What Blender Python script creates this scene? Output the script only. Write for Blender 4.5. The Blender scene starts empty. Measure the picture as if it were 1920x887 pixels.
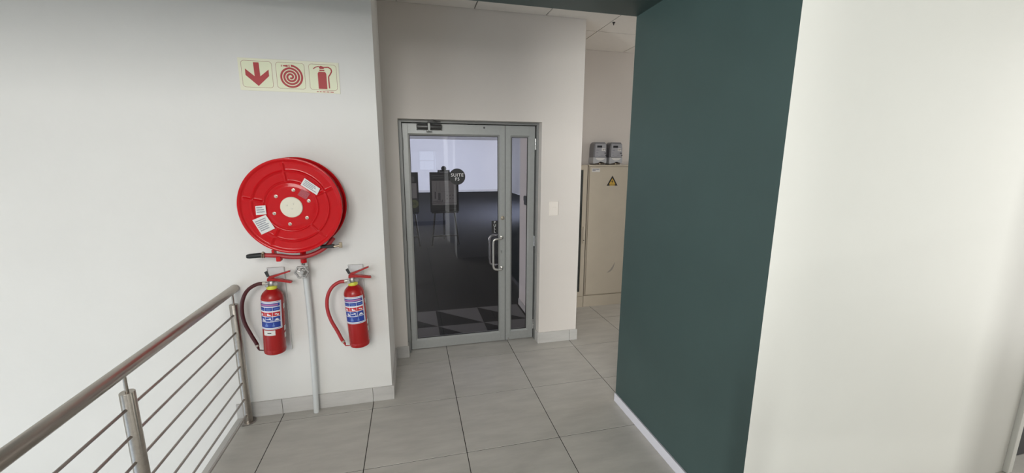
import bpy, bmesh, math, random
from mathutils import Vector, Matrix
random.seed(7)
scene = bpy.context.scene
COL = scene.collection
PI = math.pi

# ------------------------------------------------------------------ camera
cam_d = bpy.data.cameras.new('camera')
cam_d.sensor_fit = 'HORIZONTAL'; cam_d.sensor_width = 36.0
cam_d.lens = 759.02 / 1920 * 36.0
cam_d.clip_start = 0.02; cam_d.clip_end = 200
cam = bpy.data.objects.new('camera', cam_d); COL.objects.link(cam)
yaw, pitch, roll = 0.2434, -0.1863, 0.0039
fw = Vector((math.sin(yaw)*math.cos(pitch), math.cos(yaw)*math.cos(pitch), math.sin(pitch)))
rt = Vector((math.cos(yaw), -math.sin(yaw), 0)); up = rt.cross(fw)
r2 = rt*math.cos(roll) + up*math.sin(roll); u2 = up*math.cos(roll) - rt*math.sin(roll)
m3 = Matrix((r2, u2, -fw)).transposed()
cam.matrix_world = Matrix.Translation((1.5335, -3.3924, 1.7603)) @ m3.to_4x4()
scene.camera = cam

# ------------------------------------------------------------------ world, exposure, daylight and added lamps
scene.view_settings.view_transform = 'Standard'
scene.view_settings.look = 'None'
scene.view_settings.gamma = 1.0
scene.view_settings.use_curve_mapping = False
scene.view_settings.exposure = 0.0
world = bpy.data.worlds.new('world'); scene.world = world
world.use_nodes = True
wb = world.node_tree.nodes['Background']
wb.inputs[0].default_value = (0.80, 0.88, 1.0, 1); wb.inputs[1].default_value = 2.5

def area(name, loc, target, sx, sy, power, color):
    d = bpy.data.lights.new(name, 'AREA'); d.shape = 'RECTANGLE'
    d.size = sx; d.size_y = sy; d.energy = power; d.color = color
    o = bpy.data.objects.new(name, d); COL.objects.link(o)
    o.location = loc
    o.rotation_euler = (Vector(target) - Vector(loc)).to_track_quat('-Z', 'Y').to_euler()
    return o
# daylight through the stairwell glazing on the left
area('daylight_stairwell', (-3.05, -4.6, -0.9), (2, -4.4, -0.5), 5.0, 3.0, 48, (0.55, 0.75, 1.0))
# added fill lamp before the solid back wall, lighting the landing frontally
area('fill_rear', (0.15, -7.8, 3.0), (0.6, 0, 0.6), 2.6, 3.2, 325, (1.0, 0.99, 0.965))
# bright strip of sky outside, reaching in through the far stairwell window
area('daylight_strip', (-9.0, -9.4, 1.0), (3.4, -2.4, 1.1), 0.55, 2.8, 2050, (1.0, 0.98, 0.945))
# added fill lamp at the closed far end of the corridor, brightening the cabinets
area('fill_corridor', (6.1, 0.05, 1.5), (3.0, 0.2, 1.3), 1.6, 2.4, 24, (1.0, 0.95, 0.88))
# added lamp in the right-hand passage, lifting the shaded end of the white wall
area('fill_passage', (6.1, -2.66, 1.5), (3.0, -2.5, 1.4), 1.0, 2.4, 26, (0.98, 0.98, 0.96))
# daylight inside the suite (windows along its right side)
area('daylight_suite', (6.85, 12.0, 1.4), (0, 15.5, 0.9), 9.0, 1.8, 2400, (0.80, 0.86, 1.0))
area('fill_suite_side', (-3.8, 3.2, 1.5), (3, 1.2, 1.2), 3.0, 1.6, 200, (1.0, 0.95, 0.94))  # added lamp on the suite's left, brightening the wall behind the side leaf

# ------------------------------------------------------------------ materials
MATS = {}
def mat(name, color, rough=0.5, metal=0.0, noise=0.0, nscale=8.0, bump=0.0, bscale=40.0, coat=0.0,
        stretch=None, spec=0.5, rand=0.0, color2=None):
    m = bpy.data.materials.new(name); m.use_nodes = True
    nt = m.node_tree; b = nt.nodes['Principled BSDF']
    b.inputs['Base Color'].default_value = (*color, 1); b.inputs['Roughness'].default_value = rough
    b.inputs['Metallic'].default_value = metal; b.inputs['Coat Weight'].default_value = coat
    b.inputs['Specular IOR Level'].default_value = spec
    if noise > 0 or bump > 0 or rand > 0:
        tc = nt.nodes.new('ShaderNodeTexCoord'); mp = nt.nodes.new('ShaderNodeMapping')
        geo = nt.nodes.new('ShaderNodeNewGeometry')
        nt.links.new(geo.outputs['Position'], mp.inputs[0])
        if stretch: mp.inputs['Scale'].default_value = stretch
    if noise > 0 or rand > 0:
        n = nt.nodes.new('ShaderNodeTexNoise'); n.inputs['Scale'].default_value = nscale
        n.inputs['Detail'].default_value = 6; n.inputs['Roughness'].default_value = 0.62
        nt.links.new(mp.outputs[0], n.inputs['Vector'])
        mix = nt.nodes.new('ShaderNodeMix'); mix.data_type = 'RGBA'
        c2 = color2 or tuple(max(0, c*(1-noise)) for c in color)
        mix.inputs[6].default_value = (*[min(1, c*(1+noise*0.6)) for c in color], 1)
        mix.inputs[7].default_value = (*c2, 1)
        rp = nt.nodes.new('ShaderNodeMapRange'); rp.inputs[1].default_value = 0.3; rp.inputs[2].default_value = 0.7
        nt.links.new(n.outputs[0], rp.inputs[0]); nt.links.new(rp.outputs[0], mix.inputs[0])
        out = mix.outputs[2]
        if rand > 0:
            oi = nt.nodes.new('ShaderNodeObjectInfo'); mr = nt.nodes.new('ShaderNodeMapRange')
            mr.inputs[3].default_value = 1-rand; mr.inputs[4].default_value = 1+rand
            nt.links.new(oi.outputs['Random'], mr.inputs[0])
            hs = nt.nodes.new('ShaderNodeHueSaturation')
            nt.links.new(mr.outputs[0], hs.inputs['Value']); nt.links.new(out, hs.inputs['Color'])
            out = hs.outputs[0]
        nt.links.new(out, b.inputs['Base Color'])
    if bump > 0:
        n2 = nt.nodes.new('ShaderNodeTexNoise'); n2.inputs['Scale'].default_value = bscale
        n2.inputs['Detail'].default_value = 4
        nt.links.new(mp.outputs[0], n2.inputs['Vector'])
        bp = nt.nodes.new('ShaderNodeBump'); bp.inputs['Strength'].default_value = bump; bp.inputs['Distance'].default_value = 0.01
        nt.links.new(n2.outputs[0], bp.inputs['Height']); nt.links.new(bp.outputs[0], b.inputs['Normal'])
    MATS[name] = m
    return m

def srgb(r, g, b):
    f = lambda c: (c/255/12.92) if c/255 <= 0.04045 else ((c/255+0.055)/1.055)**2.4
    return (f(r), f(g), f(b))

M_plaster = mat('plaster_white', (0.75, 0.74, 0.715), 0.55, noise=0.03, nscale=1.5, bump=0.45, bscale=4.5)
M_plaster2 = mat('plaster_cream', (0.70, 0.652, 0.61), 0.6, noise=0.03, nscale=1.2, bump=0.05, bscale=60)
M_white = mat('paint_smooth_white', (0.80, 0.79, 0.745), 0.5, noise=0.02, nscale=1.2, bump=0.03, bscale=3)
M_green = mat('paint_dark_green', (0.034, 0.058, 0.056), 0.5, noise=0.10, nscale=1.5, bump=0.02, bscale=90)
M_tile = mat('porcelain_tile', (0.46, 0.44, 0.405), 0.42, noise=0.13, nscale=5, stretch=(0.7, 2.6, 1), rand=0.05, bump=0.02, bscale=60)
M_skirt = mat('skirting_tile', (0.54, 0.525, 0.505), 0.42, noise=0.12, nscale=6, stretch=(0.6, 0.6, 3), rand=0.04)
M_grout = mat('grout', (0.03, 0.027, 0.024), 0.95)
M_white_trim = mat('white_trim', (0.52, 0.51, 0.56), 0.5)
M_ceil = mat('ceiling_tile', (0.72, 0.69, 0.65), 0.8, noise=0.02, nscale=20, bump=0.05, bscale=120)
M_tbar = mat('ceiling_grid', (0.05, 0.045, 0.04), 0.7)
M_steel = mat('brushed_steel', (0.42, 0.385, 0.345), 0.30, 1.0, noise=0.12, nscale=12, stretch=(6, 0.6, 6))
M_steel_d = mat('rod_steel', (0.40, 0.37, 0.35), 0.33, 1.0)
M_handle = mat('satin_steel', (0.68, 0.67, 0.64), 0.27, 1.0)
M_chrome = mat('chrome', (0.72, 0.72, 0.72), 0.12, 1.0)
M_alu = mat('anodised_aluminium', (0.40, 0.41, 0.40), 0.42, 0.35, noise=0.05, nscale=30)
M_alu_d = mat('aluminium_frame', (0.27, 0.275, 0.27), 0.45, 0.35)
M_gasket = mat('rubber_gasket', (0.02, 0.02, 0.02), 0.6)
M_closer = mat('closer_metal', (0.10, 0.10, 0.10), 0.38, 0.6)
M_closer2 = mat('closer_band', (0.28, 0.29, 0.28), 0.4, 0.6)
M_red = mat('gloss_red', (0.54, 0.006, 0.010), 0.14, coat=0.0, spec=0.28)
M_red_cyl = mat('cylinder_red', (0.36, 0.012, 0.012), 0.26, coat=0.0, spec=0.45)
M_red_hose = mat('red_rubber_hose', (0.42, 0.03, 0.035), 0.42)
M_hose_dark = mat('dark_red_rubber_hose', (0.07, 0.010, 0.013), 0.35)  # darker red than the other hose
M_reelhose = mat('reel_hose', (0.22, 0.012, 0.014), 0.4)
M_black = mat('black_plastic', (0.016, 0.016, 0.017), 0.45)
M_cream = mat('cream_plastic', (0.72, 0.68, 0.56), 0.4)
M_bolt = mat('zinc_bolt', (0.55, 0.52, 0.45), 0.35, 0.7)
M_valve = mat('cast_valve', (0.42, 0.41, 0.40), 0.38, 0.75, noise=0.15, nscale=60)
M_brass = mat('brass_fitting', (0.36, 0.30, 0.22), 0.38, 0.8)
M_pipe = mat('white_pipe', (0.62, 0.64, 0.64), 0.4)
M_bracket = mat('bracket_white', (0.66, 0.66, 0.66), 0.5)
M_sticker = mat('sticker_white', (0.72, 0.71, 0.69), 0.5)
M_sticker_g = mat('sticker_grey_print', (0.33, 0.34, 0.38), 0.5, noise=0.5, nscale=180)
M_label_w = mat('label_white', (0.80, 0.80, 0.84), 0.35)
M_label_b = mat('label_blue', (0.022, 0.055, 0.32), 0.35)
M_label_b2 = mat('label_pale_blue', (0.13, 0.22, 0.55), 0.35)
M_label_r = mat('label_red', (0.55, 0.02, 0.03), 0.35)
M_label_p = mat('label_pink', (0.45, 0.16, 0.34), 0.35)
M_yellow = mat('yellow_ring', (0.62, 0.62, 0.06), 0.4)
M_lumi = mat('photoluminescent_plate', (0.78, 0.80, 0.58), 0.45)
M_lumi_edge = mat('plate_border', (0.80, 0.79, 0.62), 0.45)
M_signred = mat('sign_red', (0.42, 0.025, 0.03), 0.5)
M_signline = mat('sign_outline', (0.33, 0.12, 0.07), 0.5)
M_switch = mat('switch_plastic', (0.82, 0.76, 0.70), 0.4)
M_cab = mat('cabinet_beige', (0.56, 0.50, 0.405), 0.45, noise=0.04, nscale=4)
M_cab_d = mat('cabinet_shadow_gap', (0.10, 0.08, 0.06), 0.7)
M_meter = mat('meter_grey', (0.20, 0.20, 0.215), 0.4)
M_meter_w = mat('meter_cover', (0.47, 0.48, 0.50), 0.35)
M_meter_d = mat('meter_display', (0.03, 0.03, 0.035), 0.25)
M_meter_f = mat('meter_face', (0.38, 0.38, 0.41), 0.4)
M_warn = mat('warning_yellow', (0.62, 0.40, 0.06), 0.45)
M_dark = mat('charcoal_panel', (0.035, 0.034, 0.038), 0.5)
M_carpet = mat('carpet_dark', (0.013, 0.0135, 0.016), 0.95, noise=0.25, nscale=150, spec=0.05)
M_carpet_l = mat('carpet_grey', (0.13, 0.125, 0.125), 0.95, noise=0.25, nscale=180)
M_board = mat('board_black', (0.012, 0.012, 0.014), 0.5)
M_paper = mat('board_print', (0.30, 0.28, 0.27), 0.6)
M_print = mat('board_lines', (0.09, 0.085, 0.085), 0.6)
M_print_l = mat('board_pale_lines', (0.12, 0.12, 0.12), 0.6)
M_olive = mat('olive_disc', (0.13, 0.15, 0.05), 0.5)
M_text_w = mat('white_lettering', (0.85, 0.85, 0.85), 0.5)
M_suite = mat('suite_wall', (0.76, 0.75, 0.76), 0.6)

def glass_mat(name, tint=(0.80, 0.80, 0.83), ior=1.5):
    m = bpy.data.materials.new(name); m.use_nodes = True
    nt = m.node_tree; nt.nodes.clear()
    out = nt.nodes.new('ShaderNodeOutputMaterial'); mix = nt.nodes.new('ShaderNodeMixShader')
    tr = nt.nodes.new('ShaderNodeBsdfTransparent'); tr.inputs[0].default_value = (*tint, 1)
    gl = nt.nodes.new('ShaderNodeBsdfGlossy'); gl.inputs['Roughness'].default_value = 0.0
    fr = nt.nodes.new('ShaderNodeFresnel'); fr.inputs[0].default_value = ior
    nt.links.new(fr.outputs[0], mix.inputs[0]); nt.links.new(tr.outputs[0], mix.inputs[1])
    nt.links.new(gl.outputs[0], mix.inputs[2]); nt.links.new(mix.outputs[0], out.inputs[0])
    return m
M_glass = glass_mat('door_glass')
M_winglass = glass_mat('window_glass', (0.95, 0.97, 0.97))
M_cabglass = glass_mat('cabinet_glass', (0.75, 0.78, 0.75))

# ------------------------------------------------------------------ mesh helpers (all take world coordinates)
def add_box(bm, x0, x1, y0, y1, z0, z1, bev=0.0):
    vs = [bm.verts.new(p) for p in ((x0,y0,z0),(x1,y0,z0),(x1,y1,z0),(x0,y1,z0),(x0,y0,z1),(x1,y0,z1),(x1,y1,z1),(x0,y1,z1))]
    fs = [bm.faces.new([vs[i] for i in f]) for f in ((3,2,1,0),(4,5,6,7),(0,1,5,4),(1,2,6,5),(2,3,7,6),(3,0,4,7))]
    if bev > 0:
        ed = list({e for f in fs for e in f.edges})
        bmesh.ops.bevel(bm, geom=ed, offset=bev, segments=2, affect='EDGES', profile=0.5)
    return fs

def add_prism(bm, pts, axis, lo, hi):
    """polygon pts given in the two other axes (in x,y,z order) extruded along axis from lo to hi"""
    def P(a, b, t):
        return {0: (t, a, b), 1: (a, t, b), 2: (a, b, t)}[axis]
    A = [bm.verts.new(P(a, b, lo)) for a, b in pts]; B = [bm.verts.new(P(a, b, hi)) for a, b in pts]
    n = len(pts)
    bm.faces.new(A); bm.faces.new(B[::-1])
    for i in range(n):
        bm.faces.new((A[i], B[i], B[(i+1) % n], A[(i+1) % n]))

def add_lathe(bm, prof, c, axis=(0,0,1), segs=32, caps=True):
    """prof: list of (radius, height along axis)"""
    ax = Vector(axis).normalized(); q = Vector((0,0,1)).rotation_difference(ax); c = Vector(c)
    rings = []
    for r, h in prof:
        if r < 1e-6:
            rings.append([bm.verts.new(c + q @ Vector((0,0,h)))])
        else:
            rings.append([bm.verts.new(c + q @ Vector((r*math.cos(2*PI*k/segs), r*math.sin(2*PI*k/segs), h))) for k in range(segs)])
    for a, b in zip(rings, rings[1:]):
        if len(a) == 1 and len(b) == 1: continue
        for k in range(segs):
            k2 = (k+1) % segs
            if len(a) == 1: bm.faces.new((a[0], b[k], b[k2]))
            elif len(b) == 1: bm.faces.new((a[k], a[k2], b[0]))
            else: bm.faces.new((a[k], a[k2], b[k2], b[k]))
    if caps:
        if len(rings[0]) > 1: bm.faces.new(rings[0][::-1])
        if len(rings[-1]) > 1: bm.faces.new(rings[-1])

def smooth_path(pts, n=8):
    P = [Vector(p) for p in pts]
    if len(P) < 3: return P
    out = []
    E = [P[0]*2-P[1]] + P + [P[-1]*2-P[-2]]
    for i in range(1, len(E)-2):
        p0, p1, p2, p3 = E[i-1], E[i], E[i+1], E[i+2]
        for k in range(n):
            t = k/n
            out.append(0.5*((2*p1)+(p2-p0)*t+(2*p0-5*p1+4*p2-p3)*t*t+(3*p1-p0-3*p2+p3)*t**3))
    out.append(P[-1]); return out

def add_tube(bm, pts, r, segs=12, smooth=0, caps=True):
    P = smooth_path(pts, smooth) if smooth else [Vector(p) for p in pts]
    rr = r if callable(r) else (lambda t: r)
    n = len(P); rings = []; prev = None
    for i, p in enumerate(P):
        t = (P[min(i+1, n-1)] - P[max(i-1, 0)]).normalized()
        if prev is None:
            a = t.orthogonal().normalized()
        else:
            a = (prev - t*prev.dot(t)).normalized()
        prev = a; b = t.cross(a)
        R = rr(i/(n-1))
        rings.append([bm.verts.new(p + (a*math.cos(2*PI*k/segs) + b*math.sin(2*PI*k/segs))*R) for k in range(segs)])
    for A, B in zip(rings, rings[1:]):
        for k in range(segs):
            bm.faces.new((A[k], A[(k+1) % segs], B[(k+1) % segs], B[k]))
    if caps:
        bm.faces.new(rings[0][::-1]); bm.faces.new(rings[-1])

def add_cyl_patch(bm, cx, cy, r, a0, a1, z0, z1, segs=14):
    """curved patch on a vertical cylinder; angle from -y towards +x (degrees)"""
    A = []
    for k in range(segs+1):
        a = math.radians(a0 + (a1-a0)*k/segs)
        A.append((bm.verts.new((cx+r*math.sin(a), cy-r*math.cos(a), z0)), bm.verts.new((cx+r*math.sin(a), cy-r*math.cos(a), z1))))
    for p, q in zip(A, A[1:]):
        bm.faces.new((p[0], q[0], q[1], p[1]))

def NB(): return bmesh.new()

def root_loc(o):
    while o.parent: o = o.parent
    return Vector(o.location)

def obj(name, bm, m, parent=None, smooth=False, origin=None, recalc=True):
    if recalc: bmesh.ops.recalc_face_normals(bm, faces=bm.faces)
    if parent is not None: off = root_loc(parent)
    elif origin is not None: off = Vector(origin)
    else:
        xs = [v.co.x for v in bm.verts]; ys = [v.co.y for v in bm.verts]; zs = [v.co.z for v in bm.verts]
        off = Vector(((min(xs)+max(xs))/2, (min(ys)+max(ys))/2, min(zs)))
    for v in bm.verts: v.co -= off
    me = bpy.data.meshes.new(name); bm.to_mesh(me); bm.free()
    for mm in (m if isinstance(m, (list, tuple)) else [m]): me.materials.append(mm)
    if smooth:
        me.shade_auto_smooth if False else None
        for p in me.polygons: p.use_smooth = True
        try: me.set_sharp_from_angle(angle=math.radians(38))
        except Exception: pass
    o = bpy.data.objects.new(name, me); COL.objects.link(o)
    if parent is not None: o.parent = parent
    else: o.location = off
    return o

def thing(name, label, cat, loc, group=None):
    o = bpy.data.objects.new(name, None); COL.objects.link(o); o.location = loc
    o.empty_display_size = 0.1
    o['label'] = label; o['category'] = cat
    if group: o['group'] = group
    return o
def tag(o, label, cat, group=None):
    o['label'] = label; o['category'] = cat
    if group: o['group'] = group
    return o
def struct_root(name, loc, label=None):
    o = bpy.data.objects.new(name, None); COL.objects.link(o); o.location = loc; o['kind'] = 'structure'
    if label: o['label'] = label
    return o
def struct(name, bm, m, label=None, **k):
    o = obj(name, bm, m, **k); o['kind'] = 'structure'
    if label: o['label'] = label
    return o
def boxes(*bs, bev=0.0):
    bm = NB()
    for b in bs: add_box(bm, *b, bev=bev)
    return bm

def text_obj(name, body, size, loc, m, parent, align='CENTER', ext=0.0004, space=1.0):
    """lettering standing in the xz plane, facing -y; loc in world"""
    cu = bpy.data.curves.new(name, 'FONT'); cu.body = body; cu.size = size
    cu.align_x = align; cu.align_y = 'CENTER'; cu.extrude = ext; cu.space_character = space
    tmp = bpy.data.objects.new('tmp', cu)
    me = bpy.data.meshes.new_from_object(tmp)
    bpy.data.objects.remove(tmp); bpy.data.curves.remove(cu)
    me.name = name
    off = Vector(loc) - root_loc(parent)
    me.transform(Matrix.Translation(off) @ Matrix.Rotation(PI/2, 4, 'X'))
    me.materials.clear(); me.materials.append(m)
    o = bpy.data.objects.new(name, me); COL.objects.link(o); o.parent = parent
    return o

# ================================================================== THE SETTING
WY = -0.497       # face of the hose reel wall
DY = 0.145        # face of the door wall
GX = 2.95         # face of the green wall
RY = -2.082       # face of the white wall on the right
CZ = 2.965        # lobby ceiling

# ---- floor: slab with tiles on it
fl = struct('floor', boxes((0.343, 6.2, -8.0, 0.30, -0.30, -0.0022), (3.07, 6.2, 0.30, 1.055, -0.30, -0.0022)), M_grout, 'grey porcelain floor tiles with dark joints')
G = 0.0052
tile_cache = {}
def floor_tile(x0, x1, y0, y1):
    key = (round(x1-x0, 3), round(y1-y0, 3))
    if key not in tile_cache:
        bm = NB(); add_box(bm, 0, key[0], 0, key[1], -0.012, 0, bev=0.0012)
        bmesh.ops.recalc_face_normals(bm, faces=bm.faces)
        me = bpy.data.meshes.new('tile'); bm.to_mesh(me); bm.free(); me.materials.append(M_tile); tile_cache[key] = me
    o = bpy.data.objects.new('tile', tile_cache[key]); COL.objects.link(o); o.parent = fl
    o.location = Vector((x0, y0, 0)) - Vector(fl.location)
for i in range(0, 10):
    for j in range(-1, 13):
        x0, x1 = max(i*0.6, 0.345), (i+1)*0.6
        y0, y1 = -j*0.6 - 0.0, -(j-1)*0.6
        # row between line j and line j-1 : y from -j*.6 to -(j-1)*.6
        if j <= 0:
            if j == 0:
                if x0 < 3.0: y1 = min(y1, 0.295)
                if x0 < 1.2: continue
            else:
                if x1 <= 3.05: continue
                x0 = max(x0, 3.07); y1 = min(1.05, y1)
        if j == 1 and x1 <= 1.21:
            y1 = -0.49
        if x1-x0 < 0.05 or y1-y0 < 0.03: continue
        floor_tile(x0+G/2, x1-G/2, y0+G/2, y1-G/2)
# edge strip of the landing beside the stairwell
ed = struct('trim_1', boxes((0.307, 0.343, -8.0, WY, -0.30, 0.004), bev=0.002), M_skirt, 'pale edge strip along the open side of the landing')

# ---- walls
struct('wall_left', boxes((-3.2, 1.335, WY, 0.42, -3.0, 5.2)), M_plaster, 'rough white plastered wall carrying the hose reel')
bm = boxes((1.335, 1.447, DY, 0.42, 0, CZ+0.08), (1.447, 2.682, DY, 0.42, 2.092, CZ+0.08), (2.682, 3.07, DY, 0.42, 0, CZ+0.08), (2.78, 3.07, 0.42, 1.25, 0, CZ+0.08))
struct('wall_front', bm, M_plaster2, 'cream wall around the glass entrance door')
# beads along the opening's edges (plaster corner)
struct('wall_corridor', boxes((3.07, 6.2, 1.055, 1.25, 0, CZ+0.08)), M_plaster2, 'cream wall behind the electrical cabinets')
bm = NB(); add_prism(bm, [(GX, -0.91), (GX, RY), (3.07, -1.96), (3.07, -0.91)], 2, 0, 5.2)
struct('wall_green', bm, M_green, 'dark green painted wall')
bm = NB(); add_prism(bm, [(GX, RY), (4.79, RY), (4.79, -1.96), (3.07, -1.96)], 2, 0, 5.2)
struct('wall_right', bm, M_white, 'smooth white wall beside the green wall')
struct('trim_2', boxes((-3.2, GX, RY, -0.912, 2.648, 5.2)), M_green, 'dark green bulkhead over the passage')
struct('wall_end', boxes((6.2, 6.35, -8.0, 1.25, 0, 5.2)), M_plaster2, 'cream wall at the end of the corridor')
struct('wall_near', boxes((2.30, 6.2, -3.62, -3.25, 0, 5.2)), M_plaster, 'white partition beside the landing')
struct('wall_column', boxes((2.30, 2.75, -5.7, -4.65, 0, 5.2)), M_plaster, 'white column beside the landing')
# back wall with two small windows
ws = [(1.77, 2.28), (2.46, 2.97)]; z0, z1 = 1.45, 2.03
bm = boxes((-3.2, ws[0][0], -8.2, -8.0, -3, 5.2), (ws[0][1], ws[1][0], -8.2, -8.0, -3, 5.2), (ws[1][1], 6.35, -8.2, -8.0, -3, 5.2))
for a, b in ws:
    add_box(bm, a, b, -8.2, -8.0, -3, z0); add_box(bm, a, b, -8.2, -8.0, z1, 5.2)
struct('wall_back', bm, M_plaster, 'white wall with small windows')
for k, (a, b) in enumerate(ws):
    w = struct_root('window_%d' % (k+1), ((a+b)/2, -8.1, z0))
    t = 0.03; xm = a + (b-a)*0.86; zm = (z0+z1)/2
    obj('window_frame', boxes((a, a+t, -8.14, -8.08, z0, z1), (b-t, b, -8.14, -8.08, z0, z1), (a+t, b-t, -8.14, -8.08, z0, z0+t), (a+t, b-t, -8.14, -8.08, z1-t, z1)), M_alu, w)
    obj('glazing_bar', boxes((xm-0.012, xm+0.012, -8.13, -8.09, z0+t, z1-t), (a+t, xm-0.012, -8.13, -8.09, zm-0.012, zm+0.012)), M_alu, w)
    obj('pane', boxes((a+t, b-t, -8.113, -8.107, z0+t, z1-t)), M_winglass, w)
# stairwell side: unseen wall, opening cut to keep the strip lamp off the reel wall
struct('wall_stairwell', boxes((-3.4, -3.2, -8.2, 0.42, -3.0, -1.7), (-3.4, -3.2, -8.2, 0.42, 2.9, 5.2), (-3.4, -3.2, -8.2, -7.8, -1.7, 2.9), (-3.4, -3.2, -4.74, 0.42, -1.7, 2.9)), M_plaster, 'white wall with tall glazing across the stairwell')
w = struct_root('window_3', (-3.3, -6.1, -1.7))
for y in (-7.8, -4.78):
    obj('mullion', boxes((-3.33, -3.27, y, y+0.04, -1.7, 2.9)), M_alu, w)
obj('pane', boxes((-3.303, -3.297, -7.76, -4.78, -1.7, 2.9)), M_winglass, w)
struct('floor_lower', boxes((-3.2, 0.30, -8.0, WY, -3.1, -3.0)), M_tile, 'grey floor at the foot of the stairwell')
struct('wall_slab_edge', boxes((0.312, 0.335, -8.0, WY, -3.0, -0.30)), M_plaster, 'white wall under the landing edge')
struct('ceiling_upper', boxes((-3.4, 6.35, -8.2, RY, 5.2, 5.3)), M_white, 'white upper ceiling')

# right end of the white wall: dark panel added for the unlit space beyond
d2 = struct_root('dark_opening', (5.3, -1.9, 0))
obj('door_frame', boxes((4.792, 4.832, RY-0.022, -1.96, 0, 2.4), (5.76, 5.80, RY-0.022, -1.96, 0, 2.4), (4.832, 5.76, RY-0.022, -1.96, 2.36, 2.4), bev=0.004), M_white, d2)
obj('dark_panel', boxes((4.832, 5.76, -2.02, -1.975, 0.005, 2.36)), M_dark, d2)
struct('wall_right_end', boxes((5.80, 6.2, RY, -1.96, 0, 5.2), (4.79, 5.80, RY, -1.96, 2.4, 5.2)), M_white, 'white wall beyond the dark panel')

# ---- lobby ceiling: panels in a dark grid
ce = struct('ceiling', boxes((-3.2, 6.2, -0.912, DY, CZ+0.012, CZ+0.08), (3.07, 6.2, DY, 1.055, CZ+0.012, CZ+0.08)), M_tbar, 'suspended ceiling of pale lay-in panels')
xs = [2.09 + 0.61*k for k in range(-9, 8)]; ys = [-0.79, -0.18, 0.43, 1.055]
xs = [-3.2] + [x for x in xs if -3.1 < x < 6.1] + [6.2]
yb = [-0.912] + ys
g = 0.0045
for a, b in zip(xs, xs[1:]):
    for c, d in zip(yb, yb[1:]):
        bm = NB()
        if d <= DY or a >= 3.07: pts = [(a+g, c+g), (b-g, c+g), (b-g, d-g), (a+g, d-g)]
        elif c >= DY:
            if b <= 3.1: continue
            a2 = max(a+g, 3.074); pts = [(a2, c+g), (b-g, c+g), (b-g, d-g), (a2, d-g)]
        elif b <= 3.07: pts = [(a+g, c+g), (b-g, c+g), (b-g, DY-g), (a+g, DY-g)]
        else: pts = [(a+g, c+g), (b-g, c+g), (b-g, d-g), (3.074, d-g), (3.074, DY-g), (a+g, DY-g)]
        add_prism(bm, pts, 2, CZ, CZ+0.012)
        obj('ceiling_panel', bm, M_ceil, ce)

# ---- skirtings
def skirting(name, label, pieces, root):
    r = struct_root(name, root, label)
    for p in pieces: obj('skirting_tile', boxes(p, bev=0.001), M_skirt, r)
H = 0.108
skirting('baseboard_left', 'grey tile skirting under the hose reel',
         [(0.309, 0.592, -0.510, WY, 0, H), (0.595, 1.197, -0.510, WY, 0, H), (1.200, 1.335, -0.510, WY, 0, H),
          (1.335, 1.348, -0.511, 0.132, 0, H)], (0.8, -0.5, 0))
skirting('baseboard_front', 'grey tile skirting left of the glass door',
         [(1.349, 1.446, 0.133, DY, 0, H), (1.446, 1.458, 0.132, 0.226, 0, H)], (1.4, 0.14, 0))
skirting('baseboard_pier', 'grey tile skirting right of the glass door',
         [(2.670, 2.682, 0.134, 0.226, 0, H), (2.683, 2.999, 0.133, DY, 0, H), (3.002, 3.070, 0.133, DY, 0, H), (3.070, 3.082, 0.132, 0.94, 0, H)], (2.88, 0.14, 0))
r = struct_root('baseboard_green', (GX, -1.5, 0), 'low white skirting along the green wall')
obj('skirting_strip', boxes((GX-0.011, GX, RY, -0.912, 0, 0.064), bev=0.001), M_white_trim, r)

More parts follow.
